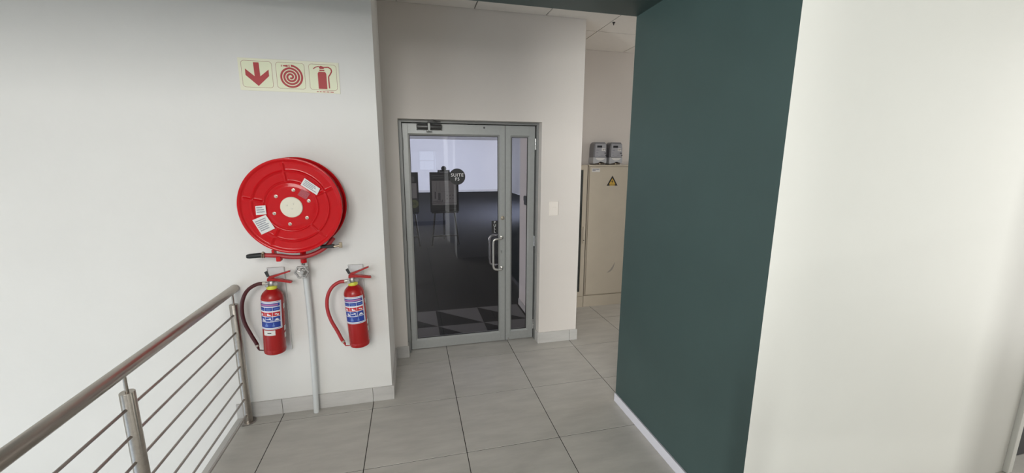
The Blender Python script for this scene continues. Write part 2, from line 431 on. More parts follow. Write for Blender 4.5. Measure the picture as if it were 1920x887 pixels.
# ---- glass door
dr = struct_root('door_1', (2.06, 0.27, 0), 'aluminium framed glass entrance door with narrow side leaf')
YF = 0.27
zt = 2.066
obj('door_frame', boxes((1.447, 1.474, 0.228, 0.33, 0, 2.092), (2.664, 2.682, 0.228, 0.33, 0, 2.092), (1.474, 2.664, 0.228, 0.33, 2.072, 2.092), (1.474, 1.480, 0.30, 0.33, 0, 2.072), (2.658, 2.664, 0.30, 0.33, 0, 2.072), (1.480, 2.658, 0.318, 0.33, 2.055, 2.072)), M_alu_d, dr)
def leaf(name, x0, x1, gx0, gx1, gz0, gz1):
    L = obj(name, boxes((x0, gx0-0.014, YF, YF+0.045, 0.008, zt), (gx1+0.014, x1, YF, YF+0.045, 0.008, zt),
                        (gx0-0.014, gx1+0.014, YF+0.0006, YF+0.045, gz1+0.014, zt), (gx0-0.014, gx1+0.014, YF+0.0006, YF+0.045, 0.008, gz0-0.014), bev=0.0008), M_alu, dr)
    # sloping glazing beads
    bm = NB()
    o = [(gx0-0.014, gz0-0.014), (gx1+0.014, gz0-0.014), (gx1+0.014, gz1+0.014), (gx0-0.014, gz1+0.014)]
    i = [(gx0, gz0), (gx1, gz0), (gx1, gz1), (gx0, gz1)]
    yo, yi = YF+0.002, YF+0.014
    for k in range(4):
        k2 = (k+1) % 4
        v = [bm.verts.new((o[k][0], yo, o[k][1])), bm.verts.new((o[k2][0], yo, o[k2][1])), bm.verts.new((i[k2][0], yi, i[k2][1])), bm.verts.new((i[k][0], yi, i[k][1]))]
        bk = [bm.verts.new((p.co.x, YF+0.044, p.co.z)) for p in v]
        bm.faces.new(v); bm.faces.new(bk[::-1])
        for a in range(4): bm.faces.new((v[a], bk[a], bk[(a+1) % 4], v[(a+1) % 4]))
    obj('glazing_bead', bm, M_alu_d if False else M_alu, L)
    g = 0.004
    obj('gasket', boxes((gx0, gx0+g, YF+0.016, YF+0.030, gz0, gz1), (gx1-g, gx1, YF+0.016, YF+0.030, gz0, gz1), (gx0+g, gx1-g, YF+0.016, YF+0.030, gz0, gz0+g), (gx0+g, gx1-g, YF+0.016, YF+0.030, gz1-g, gz1)), M_gasket, L)
    obj('pane', boxes((gx0+g, gx1-g, YF+0.020, YF+0.026, gz0+g, gz1-g)), M_glass, L)
    return L
L1 = leaf('door_leaf', 1.480, 2.372, 1.536, 2.314, 0.104, 1.968)
L2 = leaf('side_leaf', 2.384, 2.656, 2.440, 2.594, 0.104, 1.966)
obj('meeting_stile', boxes((2.372, 2.384, YF+0.006, YF+0.045, 0.008, zt)), M_alu_d, dr)
obj('drop_bolt', boxes((2.398, 2.412, YF-0.010, YF, 0.0, 0.03)), M_chrome, L2)
# pull handles, outside and inside
for s, yb0, ym in ((1, YF, YF-0.068), (-1, YF+0.045, YF+0.113)):
    bm = NB()
    pts = [(2.345, yb0, 1.045), (2.340, yb0+(ym-yb0)*0.55, 1.045), (2.318, yb0+(ym-yb0)*0.92, 1.045), (2.285, ym, 1.044), (2.258, ym, 1.036), (2.248, ym, 1.010),
           (2.247, ym, 0.95), (2.247, ym, 0.85), (2.248, ym, 0.786), (2.258, ym, 0.760), (2.285, ym, 0.751), (2.318, yb0+(ym-yb0)*0.92, 0.750), (2.340, yb0+(ym-yb0)*0.55, 0.750), (2.345, yb0, 0.750)]
    add_tube(bm, pts, 0.0105, 12, 4)
    h = obj('handle', bm, M_handle, L1, smooth=True); h['label'] = 'bent steel pull handle'
    bm = NB()
    for zz in (1.045, 0.750): add_lathe(bm, [(0.0, 0), (0.018, 0), (0.018, 0.005), (0.0, 0.005)], (2.345, yb0 + (0 if s < 0 else -0.005), zz), (0, 1, 0), 20)
    obj('handle_rose', bm, M_handle, h, smooth=True)
# locks
bm = NB(); add_lathe(bm, [(0, -0.006), (0.013, -0.006), (0.017, -0.004), (0.0185, 0), (0, 0)], (2.352, YF, 1.228), (0, 1, 0), 28)
lk = obj('lock_cylinder', bm, M_brass, L1, smooth=True)
bm = NB(); add_lathe(bm, [(0, -0.009), (0.008, -0.009), (0.008, -0.005), (0, -0.005)], (2.352, YF, 1.228), (0, 1, 0), 20)
obj('lock_core', bm, M_chrome, lk, smooth=True)
bm = NB(); add_prism(bm, [(2.340+0.0075*math.cos(a*PI/8), 0.915+0.0075*math.sin(a*PI/8)) for a in range(16)], 1, YF-0.006, YF)
add_box(bm, 2.336, 2.3445, YF-0.006, YF, 0.893, 0.912)
obj('keyhole', bm, M_closer2, L1)
bm = NB(); add_lathe(bm, [(0, -0.003), (0.008, -0.003), (0.009, 0), (0, 0)], (2.185, YF, 2.043), (0, 1, 0), 16)
obj('rail_plug', bm, M_closer, L1, smooth=True)
# hinges
def hinge(x, z, L, m):
    bm = NB(); y = YF-0.010
    add_lathe(bm, [(0.0, -0.05), (0.0065, -0.05), (0.0065, -0.012), (0.0055, -0.011), (0.0065, -0.010), (0.0065, 0.012), (0.0055, 0.013), (0.0065, 0.014), (0.0065, 0.05), (0, 0.05)], (x, y, z), (0, 0, 1), 14)
    add_box(bm, x-0.0035, x+0.0035, y, YF+0.010, z-0.045, z+0.045)
    obj('hinge', bm, m, L, smooth=True)
for z in (1.895, 1.0, 0.155): hinge(1.4775, z, L1, M_closer2)
for z in (1.905, 1.0, 0.155): hinge(2.660, z, L2, M_chrome)
# overhead closer
bm = NB(); add_lathe(bm, [(0, -0.105), (0.020, -0.105), (0.023, -0.098), (0.023, 0.098), (0.020, 0.105), (0, 0.105)], (1.705, YF-0.026, 2.038), (1, 0, 0), 24)
add_box(bm, 1.62, 1.79, YF-0.022, YF, 2.020, 2.056)
cl = obj('door_closer', bm, M_closer, L1, smooth=True)
bm = NB(); add_box(bm, 1.690, 1.714, YF-0.052, YF, 2.000, 2.068, bev=0.004); add_box(bm, 1.680, 1.724, YF-0.045, YF, 1.996, 2.012, bev=0.003)
obj('closer_band', bm, M_closer2, cl)
bm = NB(); add_box(bm, 1.597, 1.603, YF-0.042, YF-0.010, 2.012, 2.064, bev=0.002); add_box(bm, 1.806, 1.812, YF-0.042, YF-0.010, 2.012, 2.064, bev=0.002)
obj('closer_cap', bm, M_closer2, cl)
bm = NB(); add_tube(bm, [(1.702, YF-0.035, 2.066), (1.702, YF-0.035, 2.078)], 0.014, 14)
add_tube(bm, [(1.765, YF-0.045, 2.080), (1.735, YF-0.075, 2.098), (1.705, YF-0.085, 2.112)], 0.008, 10, 3)
add_lathe(bm, [(0, -0.01), (0.013, -0.01), (0.013, 0.01), (0, 0.01)], (1.708, YF-0.085, 2.112), (0.3, 1, 0.2), 14)
add_box(bm, 1.69, 1.80, YF-0.050, YF-0.028, 2.074, 2.084, bev=0.003)
obj('closer_arm', bm, M_closer, cl, smooth=True)
# round name plate and pull sign on the glass
bm = NB(); add_lathe(bm, [(0, 0), (0.0725, 0), (0.0725, 0.002), (0, 0.002)], (1.9385, YF+0.0175, 1.613), (0, 1, 0), 64)
sg = obj('suite_sign', bm, M_black); tag(sg, 'round black sign lettered SUITE F5 on the door glass', 'sign')
text_obj('lettering', 'SUITE', 0.041, (1.9385, YF+0.0172, 1.626), M_text_w, sg, ext=0.0005, space=1.12)
text_obj('lettering', 'F5', 0.041, (1.9385, YF+0.0172, 1.590), M_text_w, sg, ext=0.0005, space=1.12)
sg = obj('pull_sign', boxes((2.250, 2.306, YF+0.0165, YF+0.0195, 1.083, 1.203)), M_black); tag(sg, 'small black PULL sticker above the door handle', 'sign')
for k, ch in enumerate('PULL'):
    text_obj('lettering', ch, 0.033, (2.280, YF+0.0160, 1.187-k*0.0285), M_text_w, sg, ext=0.0004)

# ---- the suite behind the glass
sf = struct('floor_suite', boxes((-4.0, 2.90, 0.30, 1.25, -0.20, -0.004), (-4.0, 6.95, 1.25, 19.6, -0.20, -0.004)), M_carpet, 'dark carpet of the office suite')
for i in range(-2, 3):
    for j in range(2):
        x0 = 1.757 + (i-1)*0.495; x1 = x0+0.495; y0 = 0.30 if j == 0 else 0.775; y1 = 0.775 if j == 0 else 1.25
        x1 = min(x1, 2.78) if x0 < 2.7 else x1
        x0 = max(x0, 0.3)
        if x0 > 2.77: continue
        yl = 0.775-0.475 if j == 0 else y0
        bm = NB()
        v = [bm.verts.new(p) for p in ((x0, yl, 0), (x1, yl, 0), (x1, y1, 0), (x0, y1, 0), (x0, yl, -0.004), (x1, yl, -0.004), (x1, y1, -0.004), (x0, y1, -0.004))]
        f1 = bm.faces.new((v[0], v[1], v[3])); f2 = bm.faces.new((v[1], v[2], v[3])); f2.material_index = 1
        for a in range(4): bm.faces.new((v[a], v[a+4], v[(a+1) % 4+4], v[(a+1) % 4]))
        bm.faces.new((v[7], v[6], v[5], v[4]))
        obj('carpet_tile', bm, [M_carpet, M_carpet_l], sf)
struct('wall_suite_back', boxes((-4.0, 6.95, 19.6, 19.8, 0, 2.86)), M_suite, 'white far wall of the suite')
struct('wall_suite_right', boxes((6.95, 7.15, 1.25, 19.8, 0, 2.86), (3.07, 6.95, 1.25, 1.35, 0, 2.86)), M_suite, 'white right wall of the suite')
struct('wall_suite_left', boxes((-4.2, -4.0, 0.42, 19.8, 0, 2.86)), M_suite, 'white left wall of the suite')
struct('ceiling_suite', boxes((-4.2, 2.78, 0.42, 1.25, 2.86, 2.95), (-4.2, 7.15, 1.25, 19.8, 2.86, 2.95)), M_ceil, 'pale ceiling of the suite')
r = struct_root('baseboard_suite', (2.0, 19.59, 0), 'pale skirting in the suite')
obj('skirting_strip', boxes((-4.0, 6.95, 19.585, 19.6, 0, 0.10)), M_skirt, r)
obj('skirting_tile', boxes((2.770, 2.78, 0.42, 1.25, 0, 0.075)), M_skirt, r)
# card reader on the wall behind the side leaf
bm = NB(); add_box(bm, 2.755, 2.682+0.098, 0.90, 0.99, 1.27, 1.37, bev=0.006); add_box(bm, 2.765, 2.78, 0.99, 1.04, 1.31, 1.36, bev=0.004)
rd = obj('card_reader', bm, M_black); tag(rd, 'small black reader on the suite wall behind the side leaf', 'card reader')

def easel(name, label, x0, x1, kind):
    cx = (x0+x1)/2
    t = thing(name, label, 'easel', (cx, 5.1, 0), None)
    for xx in (x0+0.05, x1-0.05):
        s = -1 if xx < cx else 1
        bm = NB(); add_tube(bm, [(cx+s*0.10, 5.05, 1.56), (xx+s*0.04, 5.040, 0.0)], 0.021, 8); obj('leg', bm, M_black, t)
    bm = NB(); add_tube(bm, [(cx, 5.15, 1.56), (cx+0.02, 5.66, 0.0)], 0.014, 8); obj('rear_leg', bm, M_black, t)
    obj('cross_bar', boxes((x0+0.03, x1-0.03, 5.005, 5.024, 0.19, 0.22)), M_black, t)
    obj('shelf', boxes((x0+0.02, x1-0.02, 4.97, 5.024, 0.685, 0.71)), M_black, t)
    bm = NB(); add_box(bm, cx-0.085, cx+0.085, 4.99, 5.07, 1.52, 1.56, bev=0.006); add_lathe(bm, [(0, -0.03), (0.05, -0.03), (0.05, 0.03), (0, 0.03)], (cx, 5.04, 1.59), (0, 1, 0), 18)
    obj('clamp', bm, M_black, t)
    return t
def board(name, label, x0, x1):
    b = thing(name, label, 'display board', ((x0+x1)/2, 5.02, 0.712))
    obj('panel', boxes((x0, x1, 5.005, 5.02, 0.712, 1.517)), M_board, b)
    return b
easel('display_easel', 'black easel holding the floor plan board behind the door glass', 1.90, 2.48, 0)
b = board('plan_board', 'black board with a pale floor plan print, on the easel behind the round sign', 1.90, 2.48)
pr = obj('print_sheet', boxes((1.94, 2.44, 5.002, 5.005, 0.85, 1.345)), M_paper, b)
bm = NB()
for (a, c, d, e) in [(1.95, 2.38, 1.13, 1.134), (1.95, 2.43, 0.885, 0.892), (2.03, 2.034, 1.14, 1.33), (2.37, 2.374, 1.14, 1.3), (2.06, 2.11, 0.95, 1.10), (1.99, 2.02, 0.98, 1.12), (2.20, 2.204, 0.90, 1.13), (2.10, 2.105, 1.14, 1.32)]:
    add_box(bm, a, c, 5.0005, 5.002, d, e)
for k in range(3):
    for l in range(2): add_box(bm, 2.23+k*0.06, 2.255+k*0.06, 5.0005, 5.002, 0.97+l*0.07, 0.985+l*0.07)
for k in range(9):
    x = 1.96+k*0.022; add_box(bm, x, x+0.012, 5.0005, 5.002, 0.90+0.015*random.random(), 0.93+0.03*random.random())
obj('plan_lines', bm, M_print, pr)
obj('heading_bars', boxes((1.945, 2.19, 5.002, 5.005, 1.438, 1.455), (1.945, 2.19, 5.002, 5.005, 1.395, 1.412), (2.30, 2.42, 5.002, 5.005, 0.768, 0.774)), M_print_l, b)
easel('display_easel', 'black easel at the left edge of the door glass', 1.095, 1.675, 1)
b = board('notice_board', 'black board with an olive disc at the left edge of the door glass', 1.095, 1.675)
obj('print_sheet', boxes((1.135, 1.638, 5.002, 5.005, 1.0, 1.30)), M_paper, b)
obj('picture', boxes((1.50, 1.60, 5.002, 5.005, 1.33, 1.43)), M_print, b)
bm = NB(); add_lathe(bm, [(0, 0), (0.085, 0), (0.085, 0.003), (0, 0.003)], (1.58, 5.002, 0.885), (0, 1, 0), 32)
dsc = obj('disc', bm, M_olive, b)
text_obj('lettering', '05', 0.08, (1.58, 5.0015, 0.885), M_board, dsc)

# ================================================================== THINGS ON THE LEFT WALL
# ---- pictogram sign
PX0, PX1, PZ0, PZ1 = 0.556, 1.120, 2.172, 2.358
sgn = thing('fire_sign', 'cream sign with red arrow, hose spiral and extinguisher pictograms on white wall', 'sign', ((PX0+PX1)/2, WY, PZ0))
obj('plate', boxes((PX0, PX1, WY-0.004, WY, PZ0, PZ1), bev=0.0008), M_lumi_edge, sgn)
ys0, ys1 = WY-0.0052, WY-0.004
def round_rect(x0, x1, z0, z1, r, n=6):
    pts = []
    for cx, cz, a0 in ((x1-r, z1-r, 0), (x0+r, z1-r, 90), (x0+r, z0+r, 180), (x1-r, z0+r, 270)):
        for k in range(n+1):
            a = math.radians(a0 + 90*k/n); pts.append((cx+r*math.cos(a), cz+r*math.sin(a)))
    return pts
W = PX1-PX0
panels = []
for u0, u1 in ((0.028, 0.325), (0.362, 0.648), (0.690, 0.975)):
    x0, x1 = PX0+u0*W, PX0+u1*W; z0, z1 = PZ0+0.018, PZ1-0.014
    panels.append((x0, x1, z0, z1))
    bm = NB(); add_prism(bm, round_rect(x0, x1, z0, z1, 0.018), 1, ys0+0.0008, ys1)
    pn = obj('pictogram_panel', bm, M_lumi, sgn)
    bm = NB(); o = round_rect(x0, x1, z0, z1, 0.018); i = round_rect(x0+0.0018, x1-0.0018, z0+0.0018, z1-0.0018, 0.0162)
    A = [bm.verts.new((a, ys0+0.0005, c)) for a, c in o]; B = [bm.verts.new((a, ys0+0.0005, c)) for a, c in i]
    for k in range(len(A)): bm.faces.new((A[k], A[(k+1) % len(A)], B[(k+1) % len(A)], B[k]))
    obj('outline', bm, M_signline, pn)
def inpanel(p, pts):
    x0, x1, z0, z1 = panels[p]
    return [(x0+u*(x1-x0), z1-v*(z1-z0)) for u, v in pts]
def picto(name, polys):
    bm = NB()
    for pts in polys: add_prism(bm, pts, 1, ys0-0.0004, ys0+0.0008)
    return obj(name, bm, M_signred, sgn)
picto('arrow', [inpanel(0, [(0.40, 0.06), (0.58, 0.06), (0.59, 0.58), (0.88, 0.31), (0.88, 0.55), (0.51, 0.94), (0.12, 0.55), (0.12, 0.31), (0.41, 0.58)])])
x0, x1, z0, z1 = panels[1]; S = (x1-x0); cx, cz = (x0+x1)/2, z1-0.545*(z1-z0)
bm = NB(); prev = None; N = 200; turns = 3.62
for k in range(N+1):
    t_ = turns*k/N; rad = S*(0.415-0.106*t_); wd = S*0.035
    a = math.radians(86) - 2*PI*t_
    c, s_ = math.cos(a), math.sin(a)
    q = (bm.verts.new((cx+max(0.001, rad-wd)*c, ys0-0.0004, cz+max(0.001, rad-wd)*s_)), bm.verts.new((cx+(rad+wd)*c, ys0-0.0004, cz+(rad+wd)*s_)))
    if prev: bm.faces.new((prev[0], prev[1], q[1], q[0]))
    prev = q
obj('hose_spiral', bm, M_signred, sgn)
picto('nozzle_mark', [inpanel(1, [(0.45, 0.08), (0.48, 0.08), (0.48, 0.18), (0.45, 0.18)]), inpanel(1, [(0.25, 0.12), (0.42, 0.09), (0.42, 0.17), (0.25, 0.145)]), inpanel(1, [(0.19, 0.10), (0.215, 0.10), (0.215, 0.165), (0.19, 0.165)])])
hp = [(0.56, 0.115), (0.70, 0.10), (0.80, 0.16), (0.82, 0.26), (0.77, 0.36), (0.70, 0.46), (0.695, 0.60), (0.70, 0.92)]
hose_polys = []
for (a, b_), (c, d) in zip(hp, hp[1:]):
    dx, dz = c-a, d-b_; L_ = math.hypot(dx, dz); nx, nz = -dz/L_*0.022, dx/L_*0.022
    hose_polys.append(inpanel(2, [(a+nx, b_+nz), (c+nx, d+nz), (c-nx, d-nz), (a-nx, b_-nz)]))
picto('extinguisher_mark', [inpanel(2, [(0.31, 0.36), (0.35, 0.29), (0.58, 0.29), (0.62, 0.36), (0.62, 0.95), (0.31, 0.95)]), inpanel(2, [(0.38, 0.21), (0.56, 0.21), (0.56, 0.26), (0.38, 0.26)]),
      inpanel(2, [(0.40, 0.18), (0.36, 0.10), (0.44, 0.06), (0.56, 0.10), (0.54, 0.18)]), inpanel(2, [(0.37, 0.10), (0.26, 0.13), (0.17, 0.20), (0.155, 0.17), (0.25, 0.10), (0.37, 0.07)])] + hose_polys)
bm = NB()
for a, c in ((0.755, 0.775), (0.785, 0.805), (0.815, 0.845), (0.855, 0.885), (0.895, 0.93)): add_box(bm, PX0+a*W, PX0+c*W, ys0, ys1, PZ0+0.006, PZ0+0.010)
obj('small_print', bm, M_signred, sgn)

# ---- fire hose reel
RC = Vector((0.824, -0.70, 1.480)); RR = 0.284
reel = thing('fire_hose_reel', 'large red fire hose reel mounted on the white wall', 'hose reel', (RC.x, WY, RC.z-RR))
ribs = [96, 168, 240, 312, 24]
def disc_mesh(y0, R, facing, detail=True):
    bm = NB(); nr, na = 64, 260
    rad = [R*k/nr for k in range(1, nr+1)]
    def h(r, a):
        v = 0.0
        g = lambda x, c, w: math.exp(-((x-c)/w)**2)
        v += 0.006*g(r, R*0.525, 0.0042) + 0.0075*g(r, R*0.745, 0.0048)
        v += 0.010*(1/(1+math.exp(-(r-R*0.955)/0.003)))
        v += 0.004*(1/(1+math.exp((r-R*0.46)/0.004)))
        for rb in ribs:
            d = (a-rb+180) % 360-180
            arc = abs(math.radians(d))*r
            if abs(d) < 60 and R*0.50 < r < R*0.95:
                ends = min(1, (r-R*0.50)/0.012, (R*0.95-r)/0.012)
                v = max(v, 0.008*math.exp(-(arc/0.006)**2)*ends)
        return v
    c0 = bm.verts.new((RC.x, y0-facing*0.004, RC.z)); prev = None
    for r in rad:
        ring = []
        for k in range(na):
            a = 360*k/na
            ring.append(bm.verts.new((RC.x+r*math.cos(math.radians(a)), y0-facing*h(r, a), RC.z+r*math.sin(math.radians(a)))))
        for k in range(na):
            k2 = (k+1) % na
            if prev is None: bm.faces.new((c0, ring[k], ring[k2]))
            else: bm.faces.new((prev[k], ring[k], ring[k2], prev[k2]))
        prev = ring
    # turned-back rim
    for dr_, dy in ((0.004, 0.002), (0.005, 0.008), (0.0, 0.013), (-0.006, 0.012)):
        ring = [bm.verts.new((RC.x+(R+dr_)*math.cos(2*PI*k/na), y0-facing*(0.010-dy), RC.z+(R+dr_)*math.sin(2*PI*k/na))) for k in range(na)]
        for k in range(na): bm.faces.new((prev[k], ring[k], ring[(k+1) % na], prev[(k+1) % na]))
        prev = ring
    return bm
front = obj('front_disc', disc_mesh(RC.y, RR, 1), M_red, reel, smooth=True)
obj('back_disc', disc_mesh(-0.565, RR+0.006, -1), M_red, reel, smooth=True)
bm = NB(); prof = [(0.0, -0.692)]
for k in range(0, 61):
    y = -0.690 + 0.118*k/60; prof.append((0.262+0.010*abs(math.sin(PI*5*k/60)), y))
prof.append((0.0, -0.570))
add_lathe(bm, [(r_, h_+0.70) for r_, h_ in prof], (RC.x, -0.70, RC.z), (0, 1, 0), 96)
obj('hose_coil', bm, M_reelhose, reel, smooth=True)
bm = NB(); add_lathe(bm, [(0, -0.010), (0.058, -0.010), (0.062, -0.007), (0.062, 0.0), (0, 0)], (RC.x+0.003, RC.y-0.002, RC.z-0.004), (0, 1, 0), 48)
hub = obj('hub_cap', bm, M_cream, reel)
bm = NB()
for dx, dz in ((-0.020, 0.008), (0.014, 0.016), (0.005, -0.012)): add_lathe(bm, [(0, -0.0125), (0.005, -0.0125), (0.0055, -0.010), (0, -0.010)], (RC.x+dx, RC.y-0.002, RC.z+dz), (0, 1, 0), 12)
obj('hub_screw', bm, M_bolt, hub, smooth=True)
for k in range(6):
    a = math.radians(20+60*k); x, z = RC.x+0.003+0.104*math.cos(a), RC.z-0.004+0.104*math.sin(a)
    bm = NB(); add_lathe(bm, [(0, -0.016), (0.004, -0.016), (0.0065, -0.013), (0.0065, -0.008), (0.010, -0.0075), (0.010, -0.003), (0, -0.003)], (x, RC.y, z), (0, 1, 0), 14)
    obj('bolt', bm, M_bolt, reel, smooth=True)
def sticker(quad, name, m, lines=0, ml=None, y=RC.y-0.0095):
    bm = NB(); v = [bm.verts.new((a, y, c)) for a, c in quad]; w = [bm.verts.new((a, y+0.0006, c)) for a, c in quad]
    bm.faces.new(v); bm.faces.new(w[::-1])
    for k in range(4): bm.faces.new((v[k], w[k], w[(k+1) % 4], v[(k+1) % 4]))
    o = obj(name, bm, m, reel)
    if lines:
        Q = [Vector((a, 0, c)) for a, c in quad]; bm = NB()
        for k in range(lines):
            t0 = 0.14 + 0.74*k/lines; t1 = t0+0.40/lines; u1 = 0.9 - 0.25*random.random()
            pt = lambda u, t: (Q[0].lerp(Q[1], u)).lerp(Q[3].lerp(Q[2], u), t)
            vv = [bm.verts.new((p.x, y-0.0004, p.z)) for p in (pt(0.08, t0), pt(u1, t0), pt(u1, t1), pt(0.08, t1))]; bm.faces.new(vv)
        obj('small_print', bm, ml or M_sticker_g, o)
    return o
sticker([(0.914, 1.650), (0.995, 1.586), (0.974, 1.546), (0.888, 1.609)], 'inspection_sticker', M_sticker, 4)
sticker([(0.633, 1.488), (0.687, 1.491), (0.688, 1.437), (0.632, 1.434)], 'inspection_sticker', M_sticker, 3)
sticker([(0.609, 1.404), (0.683, 1.434), (0.725, 1.350), (0.650, 1.315)], 'service_label', M_sticker, 6)
M_fade = mat('worn_sticker', (0.42, 0.07, 0.09), 0.6, noise=0.45, nscale=220)
sticker([(0.892, 1.585), (0.936, 1.556), (0.912, 1.520), (0.866, 1.550)], 'worn_sticker', M_fade)
# wall bracket and spindle
bm = NB(); add_box(bm, RC.x-0.05, RC.x+0.05, WY-0.008, WY, RC.z-0.20, RC.z+0.20, bev=0.002); add_lathe(bm, [(0.03, 0), (0.03, 0.10)], (RC.x, WY-0.10, RC.z), (0, 1, 0), 20)
obj('wall_bracket', bm, M_red, reel)
# lower arm with guide, hose and nozzle
bm = NB(); add_tube(bm, [(0.612, -0.625, 1.171), (0.70, -0.625, 1.163), (0.78, -0.625, 1.150), (0.86, -0.625, 1.150), (0.93, -0.62, 1.172), (0.985, -0.61, 1.207), (1.03, -0.60, 1.26)], 0.014, 12, 5)
obj('outlet_hose', bm, M_red_hose, reel, smooth=True)
bm = NB(); add_tube(bm, [(0.528, -0.63, 1.168), (0.535, -0.63, 1.168), (0.545, -0.63, 1.169), (0.60, -0.63, 1.172), (0.612, -0.63, 1.172)], lambda t: 0.0115+0.0045*min(1, t*1.6), 14)
obj('nozzle', bm, M_black, reel, smooth=True)
bm = NB()
for xx in (0.616, 0.626): add_lathe(bm, [(0.0165, -0.003), (0.0185, 0), (0.0165, 0.003)], (xx, -0.63, 1.171), (1, 0, -0.05), 16)
add_box(bm, 0.618, 0.628, -0.645, -0.632, 1.184, 1.195)
obj('hose_clamp', bm, M_brass, reel)
bm = NB(); add_box(bm, 0.693, 0.720, -0.648, -0.60, 1.128, 1.160, bev=0.005); add_box(bm, 0.664, 0.680, -0.62, -0.57, 1.165, 1.200, bev=0.003)
obj('guide_lug', bm, M_red, reel)
bm = NB(); add_box(bm, 0.95, 1.035, -0.628, -0.600, 1.196, 1.218, bev=0.006)
obj('valve_lever', bm, M_black, reel)
bm = NB(); add_tube(bm, [(1.01, -0.62, 1.205), (1.05, -0.62, 1.208), (1.075, -0.62, 1.212)], 0.008, 10); add_box(bm, 1.062, 1.082, -0.628, -0.612, 1.195, 1.232, bev=0.003)
obj('valve_stem', bm, M_brass, reel)
# inlet elbow
bm = NB(); add_tube(bm, [(0.826, -0.545, 1.092), (0.826, -0.545, 1.13), (0.826, -0.545, 1.20)], 0.019, 14)
obj('inlet_pipe', bm, M_red, reel, smooth=True)

# ---- feed pipe with stop valve
pp = thing('feed_pipe', 'white water pipe with metal stop valve rising from the floor to the hose reel', 'pipe', (0.823, -0.54, 0))
bm = NB(); add_tube(bm, [(0.818, -0.548, 0.001), (0.825, -0.543, 0.3), (0.831, -0.541, 0.7), (0.828, -0.541, 0.95), (0.826, -0.541, 1.03)], 0.018, 16, 5)
obj('pipe', bm, M_pipe, pp, smooth=True)
bm = NB(); add_lathe(bm, [(0, 0), (0.021, 0), (0.021, 0.025), (0.019, 0.028), (0, 0.028)], (0.826, -0.545, 1.064), (0, 0, 1), 6)
obj('union_nut', bm, M_chrome, pp)
bm = NB(); add_lathe(bm, [(0, 0), (0.022, 0), (0.026, 0.012), (0.026, 0.035), (0.022, 0.05), (0, 0.05)], (0.826, -0.545, 1.012), (0, 0, 1), 20); add_lathe(bm, [(0.018, 0), (0.014, 0.05)], (0.824, -0.545, 1.042), (0, -1, 0), 16)
obj('valve_body', bm, M_valve, pp, smooth=True)
bm = NB(); na, nb = 48, 10; rings = []
for k in range(na):
    a = 2*PI*k/na; R = 0.036+0.0035*math.cos(6*a); ring = []
    for l in range(nb):
        b_ = 2*PI*l/nb; rr = R+0.0065*math.cos(b_)
        ring.append(bm.verts.new((0.822+rr*math.cos(a), -0.600+0.0065*math.sin(b_), 1.040+rr*math.sin(a))))
    rings.append(ring)
for k in range(na):
    A, B = rings[k], rings[(k+1) % na]
    for l in range(nb): bm.faces.new((A[l], A[(l+1) % nb], B[(l+1) % nb], B[l]))
for k in range(3):
    a = math.radians(35+120*k); add_tube(bm, [(0.822, -0.599, 1.040), (0.822+0.034*math.cos(a), -0.600, 1.040+0.034*math.sin(a))], 0.006, 8)
add_lathe(bm, [(0, -0.008), (0.012, -0.008), (0.014, 0.006), (0, 0.006)], (0.822, -0.600, 1.040), (0, 1, 0), 16)
obj('hand_wheel', bm, M_valve, pp, smooth=True)

